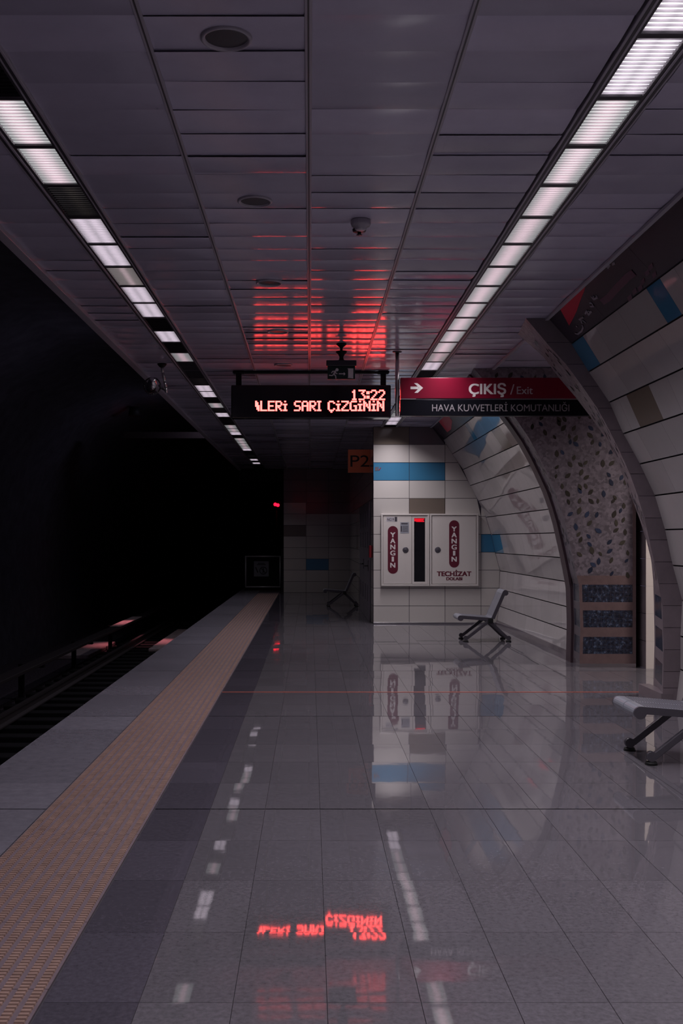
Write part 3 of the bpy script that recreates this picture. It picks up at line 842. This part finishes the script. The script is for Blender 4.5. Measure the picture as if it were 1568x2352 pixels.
def limb(b, pts, w, m):
    for p, q in zip(pts[:-1], pts[1:]): b.obox(zx(*p), zx(*q), .002, w, m, (0, 1, 0))
    for p in pts: b.cyl((zx(*p)[0], y-.001, zx(*p)[2]), (zx(*p)[0], y+.001, zx(*p)[2]), w/2, m, seg=10)
c = zx(342, 550); b.cyl((c[0], y-.001, c[2]), (c[0], y+.001, c[2]), .016, M['exitwhite'], seg=16)
limb(b, [(310, 575), (285, 630)], .018, M['exitwhite'])
limb(b, [(310, 580), (265, 575), (245, 605)], .009, M['exitwhite'])
limb(b, [(312, 585), (325, 615), (345, 620)], .009, M['exitwhite'])
limb(b, [(285, 632), (315, 655), (322, 700)], .011, M['exitwhite'])
limb(b, [(285, 632), (250, 655), (205, 648)], .011, M['exitwhite'])
limb(b, [(380, 622), (470, 622)], .009, M['exitwhite'])
b.face([zx(462, 592), zx(494, 624), zx(462, 656)], M['exitwhite'])
b.face([zx(528, 525), zx(634, 525), zx(634, 705), zx(528, 695)], M['exitwhite'])
b.face([(p[0], p[1]-.0006, p[2]) for p in (zx(524, 525), zx(542, 540), zx(542, 685), zx(524, 700))], M['exitgreen'])
b.build('pictogram', t)

# LED display
YL = 12.62; SL = F/YL
lx = lambda p: (p-712)/SL
lz = lambda p: 1.5+(1240-p)/SL
t = thing('led_display', 'black two-sided platform display with glowing red dot-matrix text', 'information display')
b = MB(); b.box((lx(530.5), YL, lz(960)), (lx(897.5), YL+.17, lz(884)), M['gloss'], .012); b.build('case', t)
for px in (547, 881):
    b = MB(); b.box((lx(px)-.032, YL+.06, lz(886)), (lx(px)+.032, YL+.12, CEIL-.02), M['black'], .004)
    b.box((lx(px)-.07, YL+.03, CEIL-.035), (lx(px)+.07, YL+.15, CEIL-.005), M['black'], .012); b.build('hanger', t)
b = MB(); b.box((lx(541), YL+.05, CEIL-.030), (lx(888), YL+.13, CEIL-.006), M['black'], .004); b.build('ceiling_bar', t)
FONT = {
 'V': ["1...1", "1...1", "1...1", "1...1", "1...1", ".1.1.", "..1.."], 'L': ["1....", "1....", "1....", "1....", "1....", "1....", "11111"],
 'E': ["11111", "1....", "1....", "1111.", "1....", "1....", "11111"], 'R': ["1111.", "1...1", "1...1", "1111.", "1.1..", "1..1.", "1...1"],
 'i': [".1.", "...", "111", ".1.", ".1.", ".1.", "111"], 'I': ["111", ".1.", ".1.", ".1.", ".1.", ".1.", "111"],
 'S': [".1111", "1....", "1....", ".111.", "....1", "....1", "1111."], 'A': [".111.", "1...1", "1...1", "11111", "1...1", "1...1", "1...1"],
 'C': [".111.", "1...1", "1....", "1....", "1....", "1...1", ".111.", "..1.."], 'Z': ["11111", "....1", "...1.", "..1..", ".1...", "1....", "11111"],
 'G': [".1111", "1....", "1....", "1..11", "1...1", "1...1", ".1111"], 'N': ["1...1", "11..1", "1.1.1", "1.1.1", "1..11", "1...1", "1...1"],
 '1': ["..1..", ".11..", "..1..", "..1..", "..1..", "..1..", ".111."], '3': ["11111", "...1.", "..1..", "...1.", "....1", "....1", "1111."],
 ':': ["..", "11", "11", "..", "11", "11", ".."], '2': [".111.", "1...1", "....1", "...1.", "..1..", ".1...", "11111"], 'v': ["1..", "11.", "11.", "111", ".11", ".11", "..1"], ' ': [".."]*7}
def led(b, word, x0, x1, ztop, rowh, y, sgn):
    n = sum(len(FONT[c][0]) for c in word)+len(word)-1
    cw = (x1-x0)/n; cx = 0
    for ch in word:
        g = FONT[ch]
        for r, row in enumerate(g):
            for k, q in enumerate(row):
                if q != '1': continue
                xa = x0+(cx+k)*cw-.22*cw; xb = xa+1.44*cw; za = ztop-r*rowh; zb = za-1.02*rowh
                if sgn > 0:
                    mid = (lx(530.5)+lx(897.5)); xa, xb = mid-xb, mid-xa
                b.box((xa, min(y, y+sgn*.002), zb), (xb, max(y, y+sgn*.002), za), M['led'] if sgn < 0 else M['ledback'])
        cx += len(g[0])+1
for sgn, y in ((-1, YL), (1, YL+.17)):
    b = MB()
    rh = 3.38/SL
    x = 806; cw = 77.5/26
    for ch in '13:22' if sgn < 0 else '':
        n = len(FONT[ch][0]); b = MB()
        led(b, ch, lx(x), lx(x+n*cw), lz(895.3), rh, y, sgn); b.build('clock_digit', t); x += (n+1)*cw
    b = MB()
    led(b, 'vLERi', lx(586.5), lx(659), lz(920.6), rh, y, sgn)
    led(b, 'SARI', lx(675.5), lx(737), lz(920.6), rh, y, sgn)
    led(b, 'CiZGiNiN', lx(753), lx(881.5), lz(920.6), rh, y, sgn)
    b.build('dot_matrix_text', t)

# exit signboard
YX = 11.36; SX = F/YX
sx = lambda p: (p-712)/SX
sz = lambda p: 1.5+(1240-p)/SX
t = thing('exit_signboard', 'red and black hanging exit signboard with white arrow, on a steel post', 'sign')
XR = 3.04
b = MB(); b.box((sx(920), YX, sz(915)), (XR, YX+.09, sz(867.5)), M['signred'], .003); b.build('red_board', t)['label'] = 'red upper board reading exit'
b = MB(); b.box((sx(919), YX, sz(955)), (XR, YX+.09, sz(918)), M['signblack'], .003); b.build('black_board', t)['label'] = 'black lower board with a place name'
b = MB(); b.box((sx(920), YX+.02, sz(918.4)), (XR, YX+.07, sz(914.8)), M['steel'])
b.box((sx(920), YX-.004, sz(917.6)), (sx(955), YX+.02, sz(915.4)), M['chrome']); b.build('spacer_strip', t)
b = MB(); b.cyl((sx(912.5), YX+.045, sz(955)), (sx(912.5), YX+.045, CEIL), .021, M['steel']); b.lathe([(0, 0), (.05, 0), (.048, -.006), (.03, -.012), (.0, -.012)], (sx(912.5), YX+.045, CEIL), M['darkmetal'])
b.build('post', t)
ya = YX-.002
text('ÇIKIŞ', sx(1077), sx(1161), sz(905), (905-882)/SX, YX, M['whiteletter'], 'lettering', t, .026)
text('/', sx(1171), sx(1181), sz(906), (906-883)/SX, YX, M['greyletter'], 'slash', t, 0)
text('Exit', sx(1186.5), sx(1223), sz(905), (905-888)/SX, YX, M['greyletter'], 'lettering', t, .006)
text('HAVA KUVVETLERİ KOMUTANLIĞI', sx(992), sx(1307), sz(944.5), (944.5-929)/SX, YX, M['dimletter'], 'lettering', t, 0)
b = MB()
def ax(u, v): return (sx(880+u/2.279), YX-.002, sz(740+v/2.279))
b.face([ax(142, 337), ax(185, 337), ax(185, 351), ax(142, 351)], M['whiteletter'])
b.face([ax(160, 319), ax(178, 319), ax(208, 344), ax(188, 344)], M['whiteletter'])
b.face([ax(188, 344), ax(208, 344), ax(180, 370), ax(162, 370)], M['whiteletter'])
b.build('arrow', t)

# platform number sign
t = thing('platform_sign', 'square orange platform sign reading P2 beside the tiled corner', 'sign')
YP = 20.0; SP = F/YP
px_ = lambda p: (p-712)/SP
pz_ = lambda p: 1.5+(1240-p)/SP
b = MB(); b.box((px_(799), YP, pz_(1085.5)), (XS-.006, YP+.05, pz_(1032.5)), M['orange'], .004); b.build('panel', t)
text('P2', px_(804.5), px_(848), pz_(1072), (1072-1046)/SP, YP, M['charcoal'], 'lettering', t, .0)

# fire cabinets
YW = YE-.06; SF = F/YW
fx = lambda u: (865+u/6.533-712)/SF
fz = lambda v: 1.5+(1240-1170-v/6.533)/SF
def pill(b, u0, u1, v0, v1, y, m):
    x0, x1, z1, z0 = fx(u0), fx(u1), fz(v0), fz(v1); r = (x1-x0)/2; cx = (x0+x1)/2; pts = []
    for k in range(17): a = math.pi*k/16; pts.append((cx+r*math.cos(a), z1-r+r*math.sin(a)))
    for k in range(17): a = math.pi+math.pi*k/16; pts.append((cx+r*math.cos(a), z0+r+r*math.sin(a)))
    b.prism(pts, y-.002, y+.001, m)
def frame(b, u0, u1, v0, v1, w, y0, y1, m):
    x0, x1, z1, z0 = fx(u0), fx(u1), fz(v0), fz(v1)
    b.box((x0, y0, z1-w), (x1, y1, z1), m, .004); b.box((x0, y0, z0), (x1, y1, z0+w), m, .004)
    b.box((x0, y0, z0+w), (x0+w, y1, z1-w), m, .004); b.box((x1-w, y0, z0+w), (x1, y1, z1-w), m, .004)
def yangin(t, uc, v0, v1, w):
    n = 6; H = (v1-v0)/n
    for k, ch in enumerate('YANGIN'):
        zb = fz(v0+H*(k+1)-H*.14)
        ww = w if ch != 'I' else w*.28
        text(ch, fx(uc-ww/2), fx(uc+ww/2), zb, (H*.76)/6.533/SF, YW-.002, M['whiteletter'], 'lettering', t, .035)
t = thing('fire_cabinet', 'white fire cabinet with narrow dark glass window, left of the pair', 'fire cabinet', 'fire cabinets on the tiled wall')
b = MB(); frame(b, 65, 788, 65, 1150, .03, YW-.012, YE, M['white'])
b.box((fx(70), YW+.02, fz(1145)), (fx(783), YE, fz(70)), M['white']); b.build('frame', t)
dm = MB(); dm.box((fx(98), YW, fz(1118)), (fx(522), YW+.02, fz(98)), M['white'], .003); dr = dm.build('door', t)
b = MB(); pill(b, 165, 318, 250, 965, YW, M['maroon']); o = b.build('maroon_pill_sign', dr)
yangin(dr, 240, 338, 885, 70)
b = MB(); b.lathe([(0, -.008), (.024, -.008), (.03, -.004), (.045, -.008), (.053, -.003), (.054, 0)], (fx(432), YW, fz(610)), M['seatdark'], axis='Y'); b.obox((fx(418), YW-.010, fz(606)), (fx(448), YW-.010, fz(614)), .006, .008, M['steel']); b.build('latch', dr)
b = MB(); b.box((fx(147), YW-.002, fz(182)), (fx(263), YW, fz(115)), M['paper']); b.box((fx(268), YW-.002, fz(182)), (fx(306), YW, fz(112)), M['seatdark']); st = b.build('sticker', dr)
text('NC19', fx(158), fx(256), fz(168), .042, YW-.002, M['charcoal'], 'lettering', dr, .01)
b = MB(); b.box((fx(352), YW-.002, fz(360)), (fx(482), YW, fz(193)), M['greypaper'])
b.box((fx(366), YW-.003, fz(224)), (fx(464), YW-.0015, fz(204)), M['seatdark'])
for k in range(5): b.box((fx(386), YW-.003, fz(258+k*19)), (fx(470), YW-.0015, fz(250+k*19)), M['seatdark'])
b.box((fx(358), YW-.003, fz(335)), (fx(378), YW-.0015, fz(248)), M['seatdark']); b.build('notice', dr)
wd = MB(); frame(wd, 527, 762, 98, 1118, .012, YW, YW+.02, M['white']); w0 = wd
x0, x1 = fx(527), fx(762)
w0.box((x0, YW+.002, fz(1118)), (fx(560), YW+.02, fz(98)), M['white']); w0.box((fx(725), YW+.002, fz(1118)), (x1, YW+.02, fz(98)), M['white'])
w0.box((fx(560), YW+.002, fz(130)), (fx(725), YW+.02, fz(98)), M['white']); w0.box((fx(560), YW+.002, fz(1118)), (fx(725), YW+.02, fz(1085)), M['white'])
wf = w0.build('window_frame', t)
b = MB(); b.box((fx(560), YW+.016, fz(1085)), (fx(725), YW+.019, fz(130)), M['glass']); b.build('window_glass', wf)
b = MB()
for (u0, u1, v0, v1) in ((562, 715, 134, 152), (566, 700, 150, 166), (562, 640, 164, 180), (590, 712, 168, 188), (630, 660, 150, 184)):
    b.box((fx(u0), YW+.012, fz(v1)), (fx(u1), YW+.0155, fz(v0)), M['redreflect'])
b.build('red_reflection', wf)  # glowing strips imitate a red reflection in the window
t = thing('fire_cabinet', 'white equipment cabinet with maroon lettering below its pill sign, right of the pair', 'fire cabinet', 'fire cabinets on the tiled wall')
b = MB(); frame(b, 796, 1525, 65, 1150, .03, YW-.012, YE, M['white']); b.box((fx(800), YW+.02, fz(1145)), (fx(1520), YE, fz(70)), M['white']); b.build('frame', t)
b = MB(); b.box((fx(830), YW, fz(1118)), (fx(1490), YW+.02, fz(98)), M['white'], .003); dr = b.build('door', t)
b = MB(); pill(b, 1085, 1237, 163, 873, YW, M['maroon']); b.build('maroon_pill_sign', dr)
yangin(dr, 1160, 250, 795, 72)
b = MB(); b.lathe([(0, -.008), (.024, -.008), (.03, -.004), (.045, -.008), (.053, -.003), (.054, 0)], (fx(915), YW, fz(608)), M['seatdark'], axis='Y'); b.build('latch', dr)
text('TECHİZAT', fx(905), fx(1415), fz(1000), .079, YW, M['maroon'], 'lettering', dr, .045)
text('DOLABI', fx(1045), fx(1280), fz(1062), .050, YW, M['maroon'], 'lettering', dr, .045)

# doors on the side wall, call point
def door(nm, y0, y1):
    b = MB(); b.box((XS-.05, y0, 0), (XS-.008, y1, 2.2), M['door'], .006); d = tag(b.build(nm), None, None, None, 'structure')
    d['label'] = 'grey steel service door in the dim side wall'
    b = MB()
    for zb in (.35, 1.35, 1.75):
        for yy in (y0+.25, y0+.42, y1-.6, y1-.42):
            b.box((XS-.054, yy, zb), (XS-.049, yy+.07, zb+.3), M['seatdark'])
            b.box((XS-.056, yy+.02, zb+.01), (XS-.049, yy+.035, zb+.29), M['rail'])
    b.build('vent', d)
    b = MB(); b.tube([(XS-.05, y0+.12, 1.02), (XS-.11, y0+.12, 1.02), (XS-.11, y0+.30, 1.02)], .014, M['darkmetal']); b.box((XS-.058, y0+.07, .92), (XS-.05, y0+.17, 1.12), M['darkmetal']); b.build('handle', d)
door('door_1', 19.55, 21.2); door('door_2', 21.25, 23.1)
b = MB(); b.box((XS-.06, 19.12, 1.18), (XS-.006, 19.36, 1.40), M['callred'], .008)
tag(b.build('call_point'), 'small red call point on the dark side wall by the tiled corner', 'call point')

# CCTV camera
t = thing('security_camera', 'chrome security camera with hanging bracket at the ceiling edge over the tracks', 'camera', None, (-1.70, 12.2, CEIL))
b = MB(); b.lathe([(0, 0), (.055, 0), (.05, -.012), (.03, -.035), (.02, -.04)], (0, 0, 0), M['black'])
b.tube([(0, 0, -.03), (.01, 0, -.10), (.03, 0, -.2), (.045, 0, -.27), (.05, -.01, -.32)], .017, M['steel']); b.build('bracket', t)
b = MB(); b.tube([(.045, 0, -.30), (0, 0, -.28), (-.03, 0, -.25)], .014, M['darkmetal']); b.cyl((-.09, -.12, -.22), (-.15, .15, -.26), .050, M['chrome'], .058, 24); b.sphere((-.09, -.12, -.22), .050, M['chrome']); b.build('camera_body', t)
b = MB(); b.cyl((-.15, .15, -.26), (-.156, .17, -.264), .058, M['gloss'], .045, 24); b.build('lens', t)
b = MB()
pts = [(-.115+.095*math.cos(a), .02, -.25+.095*math.sin(a)) for a in [math.pi*2*k/24 for k in range(25)]]
b.tube(pts, .009, M['darkmetal'], 8); b.build('guard_ring', t)

# gate at the platform end
YG = 31.6; SG = F/YG
gx = lambda p: (p-712)/SG
gz = lambda p: 1.5+(1240-p)/SG
t = thing('platform_gate', 'black barrier gate with steel frame and white notice at the platform end', 'gate')
b = MB(); b.tube([(gx(564), YG, gz(1348)), (gx(564), YG, gz(1278)), (gx(643), YG, gz(1278)), (gx(643), YG, gz(1348)), (gx(564), YG, gz(1348))], .022, M['gatesteel']); b.build('frame', t)
b = MB(); b.box((gx(565), YG-.01, gz(1347)), (gx(642), YG+.01, gz(1279)), M['black']); b.build('panel', t)
b = MB(); b.box((gx(646), YG-.03, 0), (gx(650), YG+.03, 1.25), M['darkmetal']); b.build('post', t)
b = MB(); b.box((gx(583), YG-.02, gz(1324)), (gx(617), YG-.01, gz(1289)), M['greypaper']); nb = b.build('notice', t)
b = MB()
c = (gx(604.5), YG-.022, gz(1310.5))
ring = [(c[0]+.105*math.cos(a), c[1], c[2]+.105*math.sin(a)) for a in [math.pi*2*k/24 for k in range(25)]]
b.tube(ring, .011, M['charcoal'], 6)
b.obox((c[0]-.07, c[1], c[2]+.07), (c[0]+.07, c[1], c[2]-.07), .004, .018, M['charcoal'])
b.cyl((c[0], c[1]-.002, c[2]+.055), (c[0], c[1]+.002, c[2]+.055), .018, M['charcoal'], seg=10)
b.obox((c[0], c[1], c[2]+.04), (c[0], c[1], c[2]-.02), .004, .03, M['charcoal'])
b.obox((c[0], c[1], c[2]-.02), (c[0]-.03, c[1], c[2]-.075), .004, .016, M['charcoal']); b.obox((c[0], c[1], c[2]-.02), (c[0]+.03, c[1], c[2]-.075), .004, .016, M['charcoal'])
b.obox((gx(587), c[1], gz(1303)), (gx(592), c[1], gz(1315)), .004, .03, M['charcoal'])
for k, (a, d) in enumerate(((592, 608), (590, 610))): b.box((gx(a), c[1]-.001, gz(1294.5+k*3)), (gx(d), c[1]+.001, gz(1293+k*3)), M['charcoal'])
b.build('pictogram', nb)

# signal
t = thing('track_signal', 'twin red signal glowing in the dark tunnel past the platform end', 'signal', None, (-1.42, 45.0, -1.2))
b = MB(); b.cyl((0, 0, 0), (0, 0, 4.0), .05, M['black']); b.build('mast', t)
b = MB(); b.box((-.24, -.05, 3.95), (.24, .15, 4.45), M['black'], .02); b.build('head', t)
for dx, dz in ((-.055, 4.20), (.055, 4.17)):
    b = MB(); b.cyl((dx, -.05, dz), (dx, -.075, dz), .07, M['ledred'], seg=16); b.build('lens', t)

# ------------------------------------------------------------------ benches (single steel seats)
def seat_profile(pts, r_end, th):
    """closed side outline of a panel with a rolled end at its first point; pts = two (x,z) points"""
    (x0, z0), (x1, z1) = pts
    L = math.hypot(x1-x0, z1-z0); d = ((x1-x0)/L, (z1-z0)/L); n = (-d[1], d[0])
    return d, n, L
def make_bench(label, loc):
    t = thing('platform_bench', label, 'bench', 'steel platform benches', loc)
    W = .52
    # seat: front (0,.385) to rear (.47,.345); backrest (.475,.345) to (.66,.77); roll at the free ends
    def panel(nm, free, fixed, up, ya, yb, par=t):
        (x0, z0), (x1, z1) = free, fixed
        L = math.hypot(x1-x0, z1-z0); dx, dz = (x1-x0)/L, (z1-z0)/L
        nx, nz = up  # seating-side normal
        b = MB(); th = .022
        poly = []
        r = .042
        cx, cz = x0+dx*r-nx*r, z0+dz*r-nz*r
        a0 = math.atan2(nz, nx)
        # direction away from the panel
        sgn = 1 if (math.cos(a0+.5)*(-dx)+math.sin(a0+.5)*(-dz)) > 0 else -1
        poly.append((x1, z1))
        for k in range(13):
            a = a0+sgn*k/12*math.pi*1.28
            poly.append((cx+r*math.cos(a), cz+r*math.sin(a)))
        # inner lip then underside
        poly.append((x0+dx*(r*2.0)-nx*th, z0+dz*(r*2.0)-nz*th)); poly.append((x1-nx*th, z1-nz*th))
        mid = (ya+yb)/2
        for a, c in ((ya+.022, mid-.004), (mid+.004, yb-.022)):
            b.prism(poly, a, c, M['seat'])
        o = b.build(nm, par, recalc=True)
        poly2 = [(x-nx*.0, z) for x, z in poly[:-2]]+[(x0+dx*(r*2.0)-nx*.048, z0+dz*(r*2.0)-nz*.048), (x1-nx*.048, z1-nz*.048)]
        for a, c in ((ya, ya+.022), (yb-.022, yb)):
            s = MB(); s.prism(poly2, a, c, M['seatdark']); s.build('side_rail', o, recalc=True)
        # fine ribs / perforation rows on the sitting face
        q = MB(); nrib = 22
        for i in range(nrib):
            f = .16+.76*i/(nrib-1)
            p = (x0+dx*L*f+nx*.0008, z0+dz*L*f+nz*.0008)
            for a, c in ((ya+.04, mid-.018), (mid+.018, yb-.04)):
                q.box((p[0]-.0025, a, p[1]-.0012), (p[0]+.0025, c, p[1]+.0012), M['seatdark'])
        q.build('perforation', o)
        return o
    n1 = (.085, .996); n2 = (-.917, .398)
    panel('seat', (-.04, .392), (.455, .352), n1, -W/2, W/2)
    panel('backrest', (.635, .775), (.452, .352), n2, -W/2, W/2)
    b = MB(); b.box((.40, -W/2-.02, .275), (.475, W/2+.02, .345), M['rubber'], .006); b.build('beam', t)
    for y in (-W/2+.02, W/2-.02):
        for foot in (.075, .705):
            b = MB()
            b.obox((foot+(.02 if foot < .4 else -.02), y, .055), (.42, y, .31), .036, .046, M['seatdark'], (0, 1, 0), .006)
            b.cyl((foot, y-.022, .055), (foot, y+.022, .055), .034, M['seatdark'])
            lg = b.build('leg', t)
            b = MB(); b.cyl((foot, y, 0), (foot, y, .02), .042, M['rubber'], .036); b.build('foot', lg)
    return t
make_bench('single grey steel seat nearest the viewpoint, cut by the right edge', (2.20, 7.33, 0))
make_bench('single grey steel seat against the vaulted wall beside the fire cabinets', (2.215, 15.88, 0))
make_bench('barely visible dark seat by the side wall at the far end', (.34, 24.1, 0))

# ------------------------------------------------------------------ world, camera, render look
w = D.worlds.new('World'); SC.world = w; w.use_nodes = True
w.node_tree.nodes['Background'].inputs[0].default_value = (.30, .24, .40, 1)
w.node_tree.nodes['Background'].inputs[1].default_value = .12
cam = D.cameras.new('camera'); co = D.objects.new('camera', cam); COL.objects.link(co)
co.location = (0, 0, 1.5); co.rotation_euler = (R(90), 0, 0)
cam.sensor_fit = 'VERTICAL'; cam.sensor_height = 36; cam.lens = 36*F/2352
cam.shift_x = 72/2352; cam.shift_y = 64/2352; cam.clip_start = .05; cam.clip_end = 200
SC.camera = co
SC.view_settings.view_transform = 'Standard'; SC.view_settings.look = 'None'
SC.view_settings.gamma = 1; SC.view_settings.exposure = 0; SC.view_settings.use_curve_mapping = False
SC.cycles.use_denoising = True
SC.cycles.use_adaptive_sampling = True; SC.cycles.adaptive_threshold = .06; SC.cycles.adaptive_min_samples = 16
SC.cycles.max_bounces = 6; SC.cycles.diffuse_bounces = 4; SC.cycles.glossy_bounces = 4
SC.cycles.sample_clamp_indirect = 3.0
